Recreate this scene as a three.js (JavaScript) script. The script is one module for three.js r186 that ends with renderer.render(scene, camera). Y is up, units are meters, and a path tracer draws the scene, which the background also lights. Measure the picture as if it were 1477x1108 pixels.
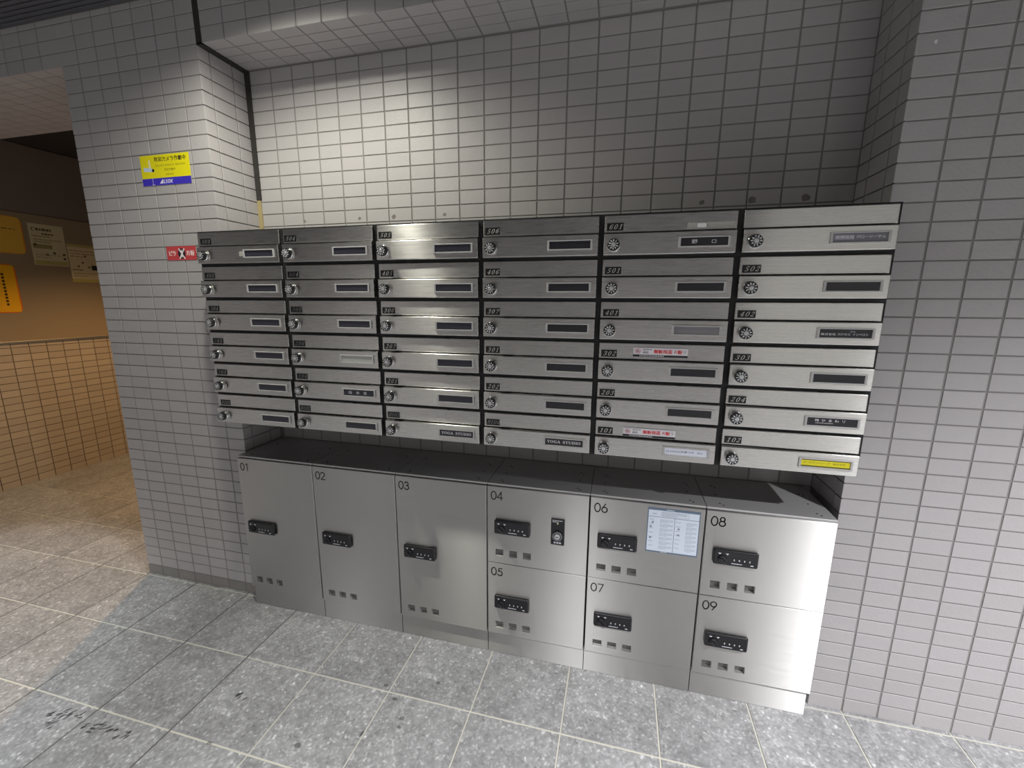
import * as THREE from 'three';
import { RoundedBoxGeometry } from 'three/addons/geometries/RoundedBoxGeometry.js';
import { mergeGeometries } from 'three/addons/utils/BufferGeometryUtils.js';

// ------------------------------------------------------------------ camera, light, exposure
const scene = new THREE.Scene();
const FRAME_W = 1477, FRAME_H = 1108;
const camera = new THREE.PerspectiveCamera(82.856, FRAME_W / FRAME_H, 0.05, 60);
{
  const right = new THREE.Vector3(0.96913, 0.00452, -0.24649);
  const up = new THREE.Vector3(-0.05231, 0.98084, -0.18767);
  const back = new THREE.Vector3().crossVectors(right, up).normalize();
  up.crossVectors(back, right).normalize();
  camera.quaternion.setFromRotationMatrix(new THREE.Matrix4().makeBasis(right.normalize(), up, back));
  camera.position.set(1.5296, 1.3360, 1.4553);
  camera.setViewOffset(FRAME_W, FRAME_H, 4.12, -6.37, FRAME_W, FRAME_H);
  camera.updateMatrixWorld(true);
}
const renderer = new THREE.WebGLRenderer({ antialias: true });
renderer.toneMapping = THREE.LinearToneMapping;
renderer.toneMappingExposure = 1.05;
renderer.shadowMap.enabled = true;
scene.background = new THREE.Color(1.0, 0.985, 0.93);          // overcast daylight beyond the entrance
scene.backgroundIntensity = 0.8;

// recessed downlights: [x, z, colour, candela, outer half-angle in degrees, penumbra]
const DOWNLIGHTS = [
  [0.42, 0.42, [1.0, 0.992, 0.86], 4.6, 76, 0.42],
  [-1.30, 1.02, [0.92, 0.97, 1.0], 8.0, 31, 0.20],
  [3.25, 1.55, [0.97, 0.97, 1.0], 52.0, 62, 0.8],
  [1.30, 2.10, [0.97, 0.98, 1.0], 21.0, 54, 0.5],
  [-1.30, 2.70, [0.97, 0.98, 1.0], 18.0, 60, 0.5],
];
const CORRIDOR_LIGHT = [-1.25, -1.15, [1.0, 0.63, 0.30], 11.0, 60, 0.32];

// ------------------------------------------------------------------ helpers
let seed = 20240611;
const rnd = () => { seed = (seed * 1664525 + 1013904223) >>> 0; return seed / 4294967296; };
const rr = (a, b) => a + (b - a) * rnd();
const used = new Map();
function numbered(name) {
  const n = used.get(name) ?? 0; used.set(name, n + 1);
  return n ? `${name}_${String(n).padStart(3, '0')}` : name;
}
function put(o, parent) {
  o.traverse((c) => { if (c.isMesh) { c.castShadow = true; c.receiveShadow = true; } });
  (parent ?? scene).add(o); return o;
}
function mesh(name, geo, mat, parent, pos, rotY = 0) {
  const m = new THREE.Mesh(geo, mat); m.name = parent ? name : numbered(name);
  if (pos) m.position.set(...pos);
  if (rotY) m.rotation.y = rotY;
  return put(m, parent);
}
function part(name, parent, pos) { const g = new THREE.Group(); g.name = name; if (pos) g.position.set(...pos); parent.add(g); return g; }
function thing(name, label, category, pos, group) {
  const g = new THREE.Group(); g.name = numbered(name); if (pos) g.position.set(...pos);
  g.userData = { label, category }; if (group) g.userData.group = group;
  scene.add(g); return g;
}
function struct(name) { const g = new THREE.Group(); g.name = name; g.userData.kind = 'structure'; scene.add(g); return g; }
const box = (w, h, d, x = 0, y = 0, z = 0) => new THREE.BoxGeometry(w, h, d).translate(x, y, z);
const span = (x0, x1, y0, y1, z0, z1) => box(x1 - x0, y1 - y0, z1 - z0, (x0 + x1) / 2, (y0 + y1) / 2, (z0 + z1) / 2);
const rbox = (w, h, d, r, x = 0, y = 0, z = 0, seg = 2) => new RoundedBoxGeometry(w, h, d, seg, r).translate(x, y, z);

// a face with chamfered edges, front at +z = 0, back at -depth; uv in metres
function chamferTile(w, h, depth, c, u0 = 0, v0 = 0) {
  const X = w / 2, Y = h / 2, P = [], U = [], I = [];
  const ring = (x, y, z) => [[-x, -y, z], [x, -y, z], [x, y, z], [-x, y, z]];
  const rings = [ring(X - c, Y - c, 0), ring(X, Y, -c), ring(X, Y, -depth)];
  const quad = (a, b, cc, d) => {
    const n = P.length / 3;
    for (const p of [a, b, cc, d]) { P.push(...p); U.push(p[0] + u0, p[1] + v0); }
    I.push(n, n + 1, n + 2, n, n + 2, n + 3);
  };
  quad(...rings[0]);
  for (let k = 0; k < 2; k++) for (let i = 0; i < 4; i++) {
    const j = (i + 1) % 4;
    quad(rings[k + 1][i], rings[k + 1][j], rings[k][j], rings[k][i]);
  }
  const g = new THREE.BufferGeometry();
  g.setAttribute('position', new THREE.Float32BufferAttribute(P, 3));
  g.setAttribute('uv', new THREE.Float32BufferAttribute(U, 2));
  g.setIndex(I); g.computeVertexNormals(); return g;
}

// ------------------------------------------------------------------ procedural textures
function dataTex(n, fn, srgb) {
  const d = new Uint8Array(n * n * 4);
  for (let y = 0; y < n; y++) for (let x = 0; x < n; x++) {
    const c = fn(x, y), i = (y * n + x) * 4;
    d[i] = c[0]; d[i + 1] = c[1]; d[i + 2] = c[2]; d[i + 3] = 255;
  }
  const t = new THREE.DataTexture(d, n, n); t.wrapS = t.wrapT = THREE.RepeatWrapping;
  t.magFilter = THREE.LinearFilter; t.minFilter = THREE.LinearMipmapLinearFilter; t.generateMipmaps = true;
  if (srgb) t.colorSpace = THREE.SRGBColorSpace;
  t.needsUpdate = true; return t;
}
function lattice(n) { const a = new Float32Array(n * n); for (let i = 0; i < a.length; i++) a[i] = rnd(); return a; }
function valueNoise(n, cells) {            // tiling value noise sampled on an n x n image
  const L = lattice(cells), o = new Float32Array(n * n), s = (t) => t * t * (3 - 2 * t);
  for (let y = 0; y < n; y++) for (let x = 0; x < n; x++) {
    const fx = x / n * cells, fy = y / n * cells, ix = Math.floor(fx), iy = Math.floor(fy);
    const tx = s(fx - ix), ty = s(fy - iy), jx = (ix + 1) % cells, jy = (iy + 1) % cells;
    o[y * n + x] = (L[iy * cells + ix] * (1 - tx) + L[iy * cells + jx] * tx) * (1 - ty) + (L[jy * cells + ix] * (1 - tx) + L[jy * cells + jx] * tx) * ty;
  }
  return o;
}
const canvasTex = (w, h, draw) => {
  const c = document.createElement('canvas'); c.width = w; c.height = h; const g = c.getContext('2d'); draw(g, w, h);
  const t = new THREE.CanvasTexture(c); t.colorSpace = THREE.SRGBColorSpace; t.anisotropy = 8; return t;
};
// granite-like porcelain floor: grey ground, pale and dark flecks
const granite = (() => {
  const N = 1024, base = valueNoise(N, 128), mid = valueNoise(N, 48), big = valueNoise(N, 10), img = new Float32Array(N * N);
  for (let i = 0; i < N * N; i++) img[i] = 0.50 + (base[i] - 0.5) * 0.07 + (mid[i] - 0.5) * 0.06 + (big[i] - 0.5) * 0.06;
  const fleck = (cx, cy, a, b, th, amp) => {
    const c = Math.cos(th), s = Math.sin(th), R = Math.ceil(Math.max(a, b)) + 1;
    for (let dy = -R; dy <= R; dy++) for (let dx = -R; dx <= R; dx++) {
      const u = (dx * c + dy * s) / a, v = (-dx * s + dy * c) / b, q = u * u + v * v; if (q > 1) continue;
      const k = (((cy + dy) % N + N) % N) * N + (((cx + dx) % N + N) % N);
      img[k] += amp * (1 - q);
    }
  };
  for (let k = 0; k < 9000; k++) fleck(Math.floor(rnd() * N), Math.floor(rnd() * N), rr(3, 8), rr(2, 4.2), rnd() * 3.14, rr(0.02, 0.08));
  for (let k = 0; k < 2200; k++) fleck(Math.floor(rnd() * N), Math.floor(rnd() * N), rr(4, 9), rr(2.5, 5), rnd() * 3.14, rr(0.05, 0.14));
  for (let k = 0; k < 4500; k++) fleck(Math.floor(rnd() * N), Math.floor(rnd() * N), rr(3, 8), rr(2, 4), rnd() * 3.14, -rr(0.02, 0.07));
  const t = dataTex(N, (x, y) => { const v = Math.max(0.2, Math.min(0.95, img[y * N + x])) * 255; return [v, v, v * 1.005]; }, true);
  t.repeat.set(1 / 1.1, 1 / 1.1); return t;
})();
const glazeBump = (() => { const a = valueNoise(256, 64), b = valueNoise(256, 20), t = dataTex(256, (x, y) => { const v = (a[y * 256 + x] * 0.5 + b[y * 256 + x] * 0.5) * 255; return [v, v, v]; }); t.repeat.set(1 / 0.3, 1 / 0.3); return t; })();
// brushed steel: fine streaks along x
const brushed = (() => {
  const N = 512, rows = new Float32Array(N), img = new Float32Array(N * N);
  for (let y = 0; y < N; y++) rows[y] = rnd();
  const along = valueNoise(N, 16);
  for (let y = 0; y < N; y++) for (let x = 0; x < N; x++) img[y * N + x] = 0.70 + rows[y] * 0.11 + along[y * N + x] * 0.05;
  const t = dataTex(N, (x, y) => { const v = img[y * N + x] * 255; return [v, v, v]; }); t.repeat.set(1 / 0.5, 1 / 0.12); return t;
})();

// ------------------------------------------------------------------ materials
const std = (o) => new THREE.MeshStandardMaterial(o);
const lin = (r, g, b) => new THREE.Color().setRGB(r, g, b);
const TILE = [[0.450, 0.430, 0.432], [0.463, 0.442, 0.445], [0.438, 0.418, 0.420], [0.455, 0.431, 0.436]].map((c) => std({ color: lin(...c), roughness: 0.44, bumpMap: glazeBump, bumpScale: 0.0006 }));
const TILE_BASE = [[0.25, 0.235, 0.225], [0.27, 0.25, 0.24]].map((c) => std({ color: lin(...c), roughness: 0.5, bumpMap: glazeBump, bumpScale: 0.0006 }));
const GROUT = std({ color: lin(0.26, 0.247, 0.24), roughness: 0.95 });
const CREAM = std({ color: lin(0.56, 0.54, 0.47), roughness: 0.95 });
const DARKJOINT = std({ color: lin(0.10, 0.095, 0.09), roughness: 0.95 });
const FLOOR = [1.0, 0.96, 1.03].map((k) => std({ color: lin(1.36 * k, 1.36 * k, 1.36 * k), map: granite, roughness: 0.42 }));
const steel = (o) => new THREE.MeshPhysicalMaterial({ color: lin(0.60, 0.585, 0.565), metalness: 1, roughness: 0.36, roughnessMap: brushed, anisotropy: 0.95, anisotropyRotation: Math.PI / 2, ...o });
const STEEL = steel({});
const STEEL_LOCKER = steel({ color: lin(0.62, 0.61, 0.595), roughness: 0.52, anisotropy: 1.0 });
const STEEL_TOP = steel({ color: lin(0.55, 0.545, 0.54), metalness: 0.45, roughness: 0.6, anisotropy: 0.3 });
const ALU = std({ color: lin(0.72, 0.71, 0.70), metalness: 1, roughness: 0.38 });
const HOLDER = std({ color: lin(0.50, 0.49, 0.49), roughness: 0.4 });
const CHROME = std({ color: lin(0.80, 0.80, 0.80), metalness: 1, roughness: 0.14 });
const BLACK = std({ color: lin(0.012, 0.012, 0.013), roughness: 0.45 });
const BLACKBODY = std({ color: lin(0.010, 0.010, 0.011), roughness: 0.6 });
const GLOSSBLACK = std({ color: lin(0.014, 0.014, 0.016), roughness: 0.28 });
const INK = std({ color: lin(0.02, 0.02, 0.022), roughness: 0.6 });
const VOID = std({ color: lin(0.03, 0.03, 0.03), roughness: 0.6 });
const LINER = std({ color: lin(0.20, 0.195, 0.19), metalness: 0.2, roughness: 0.5 });
const SEALANT = std({ color: lin(0.035, 0.031, 0.028), roughness: 0.7 });
const SILICONE = std({ color: lin(0.42, 0.34, 0.17), roughness: 0.5 });
const SLAT = std({ color: lin(0.085, 0.086, 0.098), roughness: 0.5 });
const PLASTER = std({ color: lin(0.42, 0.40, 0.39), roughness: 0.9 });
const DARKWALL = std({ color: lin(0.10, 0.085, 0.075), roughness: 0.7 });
const BOARD = std({ color: lin(0.30, 0.225, 0.14), roughness: 0.6 });
const BOARDTOP = std({ color: lin(0.20, 0.155, 0.13), roughness: 0.6 });
const WARMTILE = [[0.44, 0.37, 0.29], [0.42, 0.35, 0.275], [0.46, 0.385, 0.30]].map((c) => std({ color: lin(...c), roughness: 0.45 }));
const WARMGROUT = std({ color: lin(0.20, 0.15, 0.10), roughness: 0.95 });

// ------------------------------------------------------------------ stroke lettering (kana, kanji, thin numerals)
const GLYPH = {
  '防': '1,1 1,9;1,1 3.5,1 2.5,4 3.5,6 1,7;6.5,.5 6.5,2;4,2.5 10,2.5;6,2.5 6,6 4,9.5;6,5 9,5 8.5,9 7,9',
  '犯': '3.5,.5 1,3;1,1 3.5,4 3.5,8.5 2,9.5;3,5 .5,8;5.5,1.5 9,1.5 9,5 7,5;5.5,1.5 5.5,8.5 9.8,8.5 9.8,7',
  'カ': '1,3 9,3 8.5,9 6.5,9;4.5,1 4.5,4 1.5,9.5', 'メ': '8,1 6,6 1,9.5;2.5,3 8.5,8.5', 'ラ': '2,1.5 8,1.5;1,4 9,4 8,7 4,9.5',
  '作': '3,.5 1,4;2.2,3 2.2,9.5;5.5,.5 4,4;5,2.5 9.5,2.5;6.5,2.5 6.5,9.5;6.5,5 9,5;6.5,7.2 9,7.2',
  '動': '.5,2 6,2;3.2,.8 3.2,9;1,3.5 5.5,3.5 5.5,6 1,6 1,3.5;1,4.8 5.5,4.8;.5,7.5 6,7.5;.5,9.2 6,9;6,3 9.5,3 9.2,9 8,9;7.5,1 7.3,5 6,9.3',
  '中': '1,3 9,3 9,6.5 1,6.5 1,3;5,.5 5,9.8',
  '無': '3,.5 1,3;2.5,1.8 9.5,1.8;.5,4.5 9.5,4.5;1,7 9,7;2.5,1.8 2.5,7;4.2,1.8 4.2,7;6,1.8 6,7;7.8,1.8 7.8,7;1.5,8 1,9.5;4,8 4.2,9.5;6.2,8 6.6,9.5;8.4,8 9.3,9.5',
  '断': '1,1 1,9 5.5,9;3.2,1 3.2,8;1.5,4.5 5,4.5;2,2 2.5,3.5;4.6,2 4,3.5;3,5 1.6,7;3.4,5 5,7;9,.8 6.3,2 6.3,6 5.6,9.5;6.3,4.5 9.8,4.5;8.2,4.5 8.2,9.8',
  '投': '.5,3 4,3;2.4,.5 2.4,8.8 1,9.3;.5,6.5 4,5.2;5.5,1 5.3,3.5 4.4,4.5;5.5,1 8,1 8,3.8 9.6,3.8;5,5.5 8.8,5.5 7,8 4.4,9.6;5.6,6.5 9.6,9.6',
  '函': '1,1 9,1;8,1 5,3;5,2.5 5,8;3,4 4.5,5;3,7.5 4.5,6.2;7,4 5.7,5;5.5,6 7.4,7.4;1,3.5 1,9.3 9,9.3;9,3.5 9,9.5',
  'お': '1,3 6,2.7;3.2,.8 3.2,8.5 1.5,8.8 1,7 4,5 7.5,4.8 8.8,6.5 8,8.5 6,9;7.5,1.5 9,3', 'り': '2.5,1 2.5,6;7,1 7.5,5 6.5,8 4.5,9.5',
  '株': '.5,3 4.5,3;2.5,.5 2.5,9.5;2.3,3.5 .5,7;2.8,4 4.3,5.5;6,1.5 5,4;5.5,2.8 9.3,2.8;4.8,5 9.8,5;7.3,.5 7.3,9.7;7,5.2 4.8,8.5;7.6,5.2 9.8,8.5',
  '式': '.5,3 9.5,3;6.5,.5 7.2,6 9.3,9.3 9.6,7.8;8,1 9,2;1.2,5 5.5,5;3.3,5 3.3,8.5;1,9 6,8.2',
  '会': '5,.5 .5,4.5;5,.5 9.5,4.5;3,4 7,4;1.5,6 8.5,6;4.5,6 2.5,9 8,8.7;7,7.5 8.8,9.6',
  '社': '2.4,.5 2.4,2;.8,2.6 4,2.6 .6,6.2;2.5,4.5 2.5,9.6;3,4.8 4.3,6;5,4 9.5,4;7.2,1 7.2,9;4.6,9 9.9,9',
  '有': '.5,2.5 9.5,2.5;5,.5 3.5,4.5 .8,7;3.3,4 3.3,9.6;3.3,4 8,4 8,9.3 6.8,9.3;3.3,5.7 8,5.7;3.3,7.4 8,7.4',
  '限': '1,1 1,9.6;1,1 3.6,1 2.6,4 3.6,6 1.4,7;5,1 9,1 9,5 5,5;5,3 9,3;5,1 5,9 7,8;9.4,5.8 7.4,7;6.6,5 9.6,9.5',
  'グ': '3.5,1 1,4.5;3,2.5 7.5,2.5 6.5,6.5 2.5,9.5;8,.5 8.7,1.7;9.2,.3 9.8,1.4', 'ロ': '1.5,2 8.5,2 8.5,9 1.5,9 1.5,2', '口': '1.5,2 8.5,2 8.5,9 1.5,9 1.5,2',
  'ー': '1,5 9,5', 'リ': '2.5,1.5 2.5,6;7.5,1 7.5,5.5 4,9.5', 'サ': '.5,3.2 9.5,3.2;3,1 3,6;7,1 7,5.5 4,9.5', 'ム': '5,1 2,8.5 8.5,8;6.8,5.5 9.2,9.3',
  'ク': '3.5,1 1,4.5;3,2.5 8.5,2.5 7.5,6.5 2.5,9.5', 'タ': '3.5,1 1,4.5;3,2.5 8.5,2.5 7.5,6.5 2.5,9.5;3.5,5 7,7', 'ス': '1.5,2 8,2 6,5.5 1,9.3;5.5,6 9,9.3',
  'イ': '8.5,1 1,6;5,3.7 5,9.6', 'ン': '1.5,2 4,3.7;1.5,9 6,7.5 9,3', 'ベ': '.5,6 3.5,3 9.5,8;6.5,1.5 7.3,2.8;8,1 8.8,2.2', 'ト': '3.5,.5 3.5,9.6;3.5,4 8,6',
  'ひ': '1,2.5 4,2 2,6 3,8.8 5.5,9 7,6.5 6.5,2 9.3,5.5', 'ま': '2,2.5 8,2.5;2,4.8 8,4.8;5,.8 5,8 3.5,9 2,8 4,7 8.5,9.2', 'わ': '2.8,.8 2.8,9.5;1,3 4,2.7 1,7.5 6,4 8.8,5.5 8.3,8 6,9.3',
  '野': '1,1 5,1 5,5 1,5 1,1;1,3 5,3;3,1 3,9;1,7 5,7;.5,9.2 5.4,8.7;6,1 9.3,1 7.8,2.8;6.5,2.2 8,3.4;5.8,4.3 9.7,4.3 9,6;7.7,4.3 7.7,9.3 6.5,9',
  '福': '2,.5 2,2;.7,2.6 3.6,2.6 .5,6;2.2,4.5 2.2,9.6;4.6,1 9.6,1;5.3,2.3 9,2.3 9,4 5.3,4 5.3,2.3;5,5.2 9.4,5.2 9.4,9.3 5,9.3 5,5.2;5,7.2 9.4,7.2;7.2,5.2 7.2,9.3',
  '寿': '1.5,1.8 8.5,1.8;2,3.5 8,3.5;.5,5.2 9.5,5.2;5,.5 4,5 1,9;3.5,7 9.3,7;7.2,5.5 7.2,9.4 6,9.4;4.3,7.8 5.2,8.9',
  '堂': '5,.5 5,2.2;2.3,.8 3,2;7.7,.8 7,2;1,4 1,2.6 9,2.6 9,4;3,3.8 7,3.8 7,5.4 3,5.4 3,3.8;2.2,7 7.8,7;5,5.4 5,9.2;.8,9.2 9.2,9.2',
  'ゴ': '1.5,2.5 7.5,2.5 7.5,8.5;1.3,8.5 7.6,8.5;8,.8 8.6,1.9;9.2,.5 9.8,1.6', 'ル': '3,1.5 3,5 1,9;6,1 6,9 9.5,5.5', 'デ': '2,1.5 7,1.5;.8,4.3 9,4.3;5.2,4.3 5,7 2.8,9.5;8,.6 8.7,1.8;9.2,.3 9.8,1.4',
  'シ': '2,1.5 4,2.8;1,4.2 3,5.5;1.5,9 6,7.5 9,3', 'ズ': '1.5,2 8,2 6,5.5 1,9.3;5.5,6 9,9.3;8.2,.5 8.9,1.6;9.3,.2 9.9,1.3', 'ビ': '2,1 2,8.5 9,8.5;2,5 8,3.5;7.6,.8 8.3,1.9;8.9,.5 9.6,1.6',
};
function arc(cx, cy, rx, ry, a0, a1, n = 14) { const o = []; for (let i = 0; i <= n; i++) { const a = (a0 + (a1 - a0) * i / n) * Math.PI / 180; o.push([cx + rx * Math.cos(a), cy + ry * Math.sin(a)]); } return o; }
// numerals of the thin geometric kind on the lockers; box 0..6 wide, 0..10 high, y down
const NUMERAL = {
  0: [arc(3, 5, 2.9, 4.8, 0, 360, 28)], 1: [[[1.6, 1.6], [3.4, 0.3], [3.4, 9.8]]],
  2: [[...arc(3, 3, 2.6, 2.7, 190, 385), [0.4, 9.7], [6, 9.7]]], 3: [arc(2.9, 2.6, 2.2, 2.4, 200, 450), arc(2.9, 7.2, 2.8, 2.6, 270, 520)],
  4: [[[4.4, 9.8], [4.4, 0.3], [0.1, 7.2], [6, 7.2]]], 5: [[[5.4, 0.4], [2.0, 0.4], [1.2, 4.4], ...arc(2.9, 6.7, 2.9, 3.0, 240, 510)]],
  6: [arc(3, 6.9, 2.8, 2.9, 0, 360, 24), [[0.7, 5.2], [3.9, 0.2]]], 7: [[[0.3, 0.4], [5.8, 0.4], [2.0, 9.8]]],
  8: [arc(3, 2.5, 2.1, 2.2, 0, 360, 22), arc(3, 7.2, 2.8, 2.6, 0, 360, 24)], 9: [arc(3, 3.1, 2.8, 2.9, 0, 360, 24), [[5.3, 4.8], [2.1, 9.8]]],
};
function ribbon(lines, w, z) {
  const P = [], I = [];
  for (const L of lines) for (let i = 0; i + 1 < L.length; i++) {
    const [x0, y0] = L[i], [x1, y1] = L[i + 1], l = Math.hypot(x1 - x0, y1 - y0) || 1, dx = (x1 - x0) / l * w / 2, dy = (y1 - y0) / l * w / 2, n = P.length / 3;
    P.push(x0 - dx + dy, y0 - dy - dx, z, x0 - dx - dy, y0 - dy + dx, z, x1 + dx - dy, y1 + dy + dx, z, x1 + dx + dy, y1 + dy - dx, z);
    I.push(n, n + 2, n + 1, n, n + 3, n + 2);
  }
  const g = new THREE.BufferGeometry(); g.setAttribute('position', new THREE.Float32BufferAttribute(P, 3)); g.setIndex(I); g.computeVertexNormals(); return g;
}
function numeralGeo(text, x, yTop, h, z) {
  const s = h / 10, lines = [];
  [...text].forEach((ch, i) => { for (const L of NUMERAL[ch]) lines.push(L.map(([a, b]) => [x + (i * 7.4 + a) * s, yTop - b * s])); });
  return ribbon(lines, 1.12 * s, z);
}
// strokes into a canvas
function writeGlyphs(g, text, x, y, size, color, weight = 0.11, advance = 1.08, squash = 1) {
  g.strokeStyle = color; g.lineWidth = size * weight; g.lineCap = 'round'; g.lineJoin = 'round';
  for (const ch of text) {
    const d = GLYPH[ch];
    if (d) for (const stroke of d.split(';')) {
      g.beginPath();
      stroke.trim().split(' ').forEach((p, i) => { const [a, b] = p.split(',').map(Number); const X = x + a / 10 * size * squash, Y = y + b / 10 * size; i ? g.lineTo(X, Y) : g.moveTo(X, Y); });
      g.stroke();
    }
    x += size * advance * squash;
  }
}
function faintLines(g, x, y, w, n, gap, color, lw) {
  g.strokeStyle = color; g.lineWidth = lw; g.lineCap = 'butt';
  for (let i = 0; i < n; i++) { let q = x; const end = x + w * (i === n - 1 ? 0.6 : 1); g.beginPath(); while (q < end) { const l = rr(0.5, 1.6) * gap; g.moveTo(q, y + i * gap); g.lineTo(Math.min(end, q + l), y + i * gap); q += l + gap * 0.25; } g.stroke(); }
}

// ------------------------------------------------------------------ the setting
const X_L = -0.013, X_R = 2.2124, Z_B = -0.2114, Y_BEAM = 2.25, Y_CEIL = 2.42, X_OPEN = -0.69, X_WEST = -2.657, X_EAST = 4.6, Z_REAR = 3.6, WALL_D = 0.49;
const RECESS = 0.0020;                                   // how far the joints lie behind the tile faces
const viewMatrix = new THREE.Matrix4().multiplyMatrices(camera.projectionMatrix, camera.matrixWorldInverse.copy(camera.matrixWorld).invert());
function seenArea(pts) {                                 // share of the frame a rectangle takes up, to pick the 300 tiles that show largest
  let x0 = 9, x1 = -9, y0 = 9, y1 = -9;
  for (const p of pts) {
    const v = new THREE.Vector4(...p, 1).applyMatrix4(viewMatrix); if (v.w <= 0.05) return 0;
    x0 = Math.min(x0, v.x / v.w); x1 = Math.max(x1, v.x / v.w); y0 = Math.min(y0, v.y / v.w); y1 = Math.max(y1, v.y / v.w);
  }
  return Math.max(0, Math.min(1, x1) - Math.max(-1, x0)) * Math.max(0, Math.min(1, y1) - Math.max(-1, y0));
}
const tileCache = new Map();
function tileGeo(w, h, variant) {
  const k = `${w.toFixed(4)}_${h.toFixed(4)}_${variant}`;
  if (!tileCache.has(k)) tileCache.set(k, chamferTile(w, h, 0.006, 0.0005, variant * 0.37, variant * 0.21));
  return tileCache.get(k);
}
// plane: {o, u, v, n}: origin, unit axes across and up, outward normal; tiles: [u0, u1, v0, v1, materials]
function layTiles(parent, plane, tiles, name = 'tile', limit = 300) {
  const { o, u, v, n } = plane, out = [];
  const basis = new THREE.Matrix4().makeBasis(u, v, n);
  for (const [u0, u1, v0, v1, mats, facing = true] of tiles) {
    const c = o.clone().addScaledVector(u, (u0 + u1) / 2).addScaledVector(v, (v0 + v1) / 2);
    const corners = [[u0, v0], [u1, v0], [u1, v1], [u0, v1]].map(([a, b]) => o.clone().addScaledVector(u, a).addScaledVector(v, b).toArray());
    const front = camera.position.clone().sub(c).dot(n) > 0 && facing;
    out.push({ c, w: u1 - u0, h: v1 - v0, mats, a: front ? seenArea(corners) : 0 });
  }
  out.sort((p, q) => q.a - p.a);
  const rest = new Map(); let count = parent.children.filter((k) => k.name === name).length;
  for (const t of out) {
    const mat = t.mats[Math.floor(rnd() * t.mats.length)], variant = Math.floor(rnd() * 3), geo = tileGeo(t.w, t.h, variant);
    const q = new THREE.Quaternion().setFromRotationMatrix(basis).multiply(new THREE.Quaternion().setFromEuler(new THREE.Euler(rr(-1, 1) * 0.006, rr(-1, 1) * 0.003, 0)));
    const pos = t.c.addScaledVector(n, rr(-0.0003, 0.0003));
    if (t.a > 0 && count < limit) {
      const m = mesh(name, geo, mat, parent); m.position.copy(pos); m.quaternion.copy(q); count++;
    } else {
      if (!rest.has(mat)) rest.set(mat, []);
      rest.get(mat).push(geo.clone().applyMatrix4(new THREE.Matrix4().compose(pos, q, new THREE.Vector3(1, 1, 1))));
    }
  }
  return rest;
}
function layRest(parent, rests, name) {
  const all = []; let mat;
  for (const r of rests) for (const [m, gs] of r) { mat ??= m; all.push(...gs); }
  if (all.length) mesh(name, mergeGeometries(all), mat, parent).userData.kind = 'stuff';
}
const V3 = (x, y, z) => new THREE.Vector3(x, y, z), EX = V3(1, 0, 0), EY = V3(0, 1, 0), EZ = V3(0, 0, 1);
const PL = (o, u, v) => ({ o, u, v, n: new THREE.Vector3().crossVectors(u, v) });
const J = 0.0055, H = 0.0042;                              // joint widths, upright and level
function courses(u0, us, u1, v0, v1, pitch = 0.05, opts = {}) {     // us = joint centres between u0 and u1; level joints at multiples of pitch
  const cols = [u0, ...us.filter((a) => a > u0 + 0.012 && a < u1 - 0.012), u1], T = [];
  for (let v = Math.ceil((v0 - pitch + 1e-6) / pitch) * pitch; v < v1 - 1e-4; v += pitch) {
    const b = Math.max(v, v0), t = Math.min(v + pitch, v1); if (t - b < 0.012) continue;
    for (let i = 0; i + 1 < cols.length; i++) {
      const l = cols[i] + (i ? J / 2 : 0), r = cols[i + 1] - (i + 2 < cols.length ? J / 2 : 0);
      const mats = opts.base && b < 0.01 ? TILE_BASE : (opts.mats ?? TILE), seen = !opts.hide || !opts.hide((l + r) / 2, (b + t) / 2);
      T.push([l, r, b + (b > v0 + 1e-4 || opts.base ? H / 2 : 0), t - (t < v1 - 1e-4 ? H / 2 : 0), mats, seen]);
    }
  }
  return T;
}
const range = (a, step, n) => Array.from({ length: n }, (_, i) => a + step * i);

// floor: porcelain tiles 300 x 300 mm in cream mortar
const floor = struct('floor');
mesh('mortar_bed', span(X_WEST - 0.2, X_EAST + 0.2, -0.15, -0.0022, -3.4, Z_REAR + 0.3), CREAM, floor);
{
  const fx0 = 0.2115, fz0 = 0.013, gx = 0.0045, gz = 0.0058, tiles = [], rest = new Map();
  const variants = range(0, 1, 6).map((k) => chamferTile(0.3 - gx, 0.3 - gz, 0.006, 0.0012, k * 0.43, k * 0.29).rotateX(-Math.PI / 2));
  for (let i = -10; i < 15; i++) for (let k = -8; k < 12; k++) {
    const x0 = fx0 + 0.3 * i, z0 = fz0 + 0.3 * k, cx = x0 + 0.15, cz = z0 + 0.15;
    if (x0 > X_EAST || x0 + 0.3 < X_WEST) continue;
    const hidden = cz < 0 && cx > X_OPEN;
    const corners = [[x0, 0, z0], [x0 + 0.3, 0, z0], [x0 + 0.3, 0, z0 + 0.3], [x0, 0, z0 + 0.3]];
    tiles.push({ cx, cz, a: hidden ? 0 : seenArea(corners) });
  }
  tiles.sort((a, b) => b.a - a.a);
  const spare = [];
  tiles.forEach((t, i) => {
    const geo = variants[Math.floor(rnd() * 6)], mat = FLOOR[Math.floor(rnd() * 3)];
    if (t.a > 0 && i < 300) mesh('floor_tile', geo, mat, floor, [t.cx, rr(-0.0004, 0.0004), t.cz]);
    else spare.push(geo.clone().translate(t.cx, 0, t.cz));
  });
  mesh('floor_tiles', mergeGeometries(spare), FLOOR[0], floor).userData.kind = 'stuff';
  for (let i = -8; i < 1; i++) mesh('joint_strip', span(fx0 + 0.3 * i - gx / 2, fx0 + 0.3 * i + gx / 2, -0.004, -0.0012, i < -2 ? -1.6 : 0, 1.7), DARKJOINT, floor);
}

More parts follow.
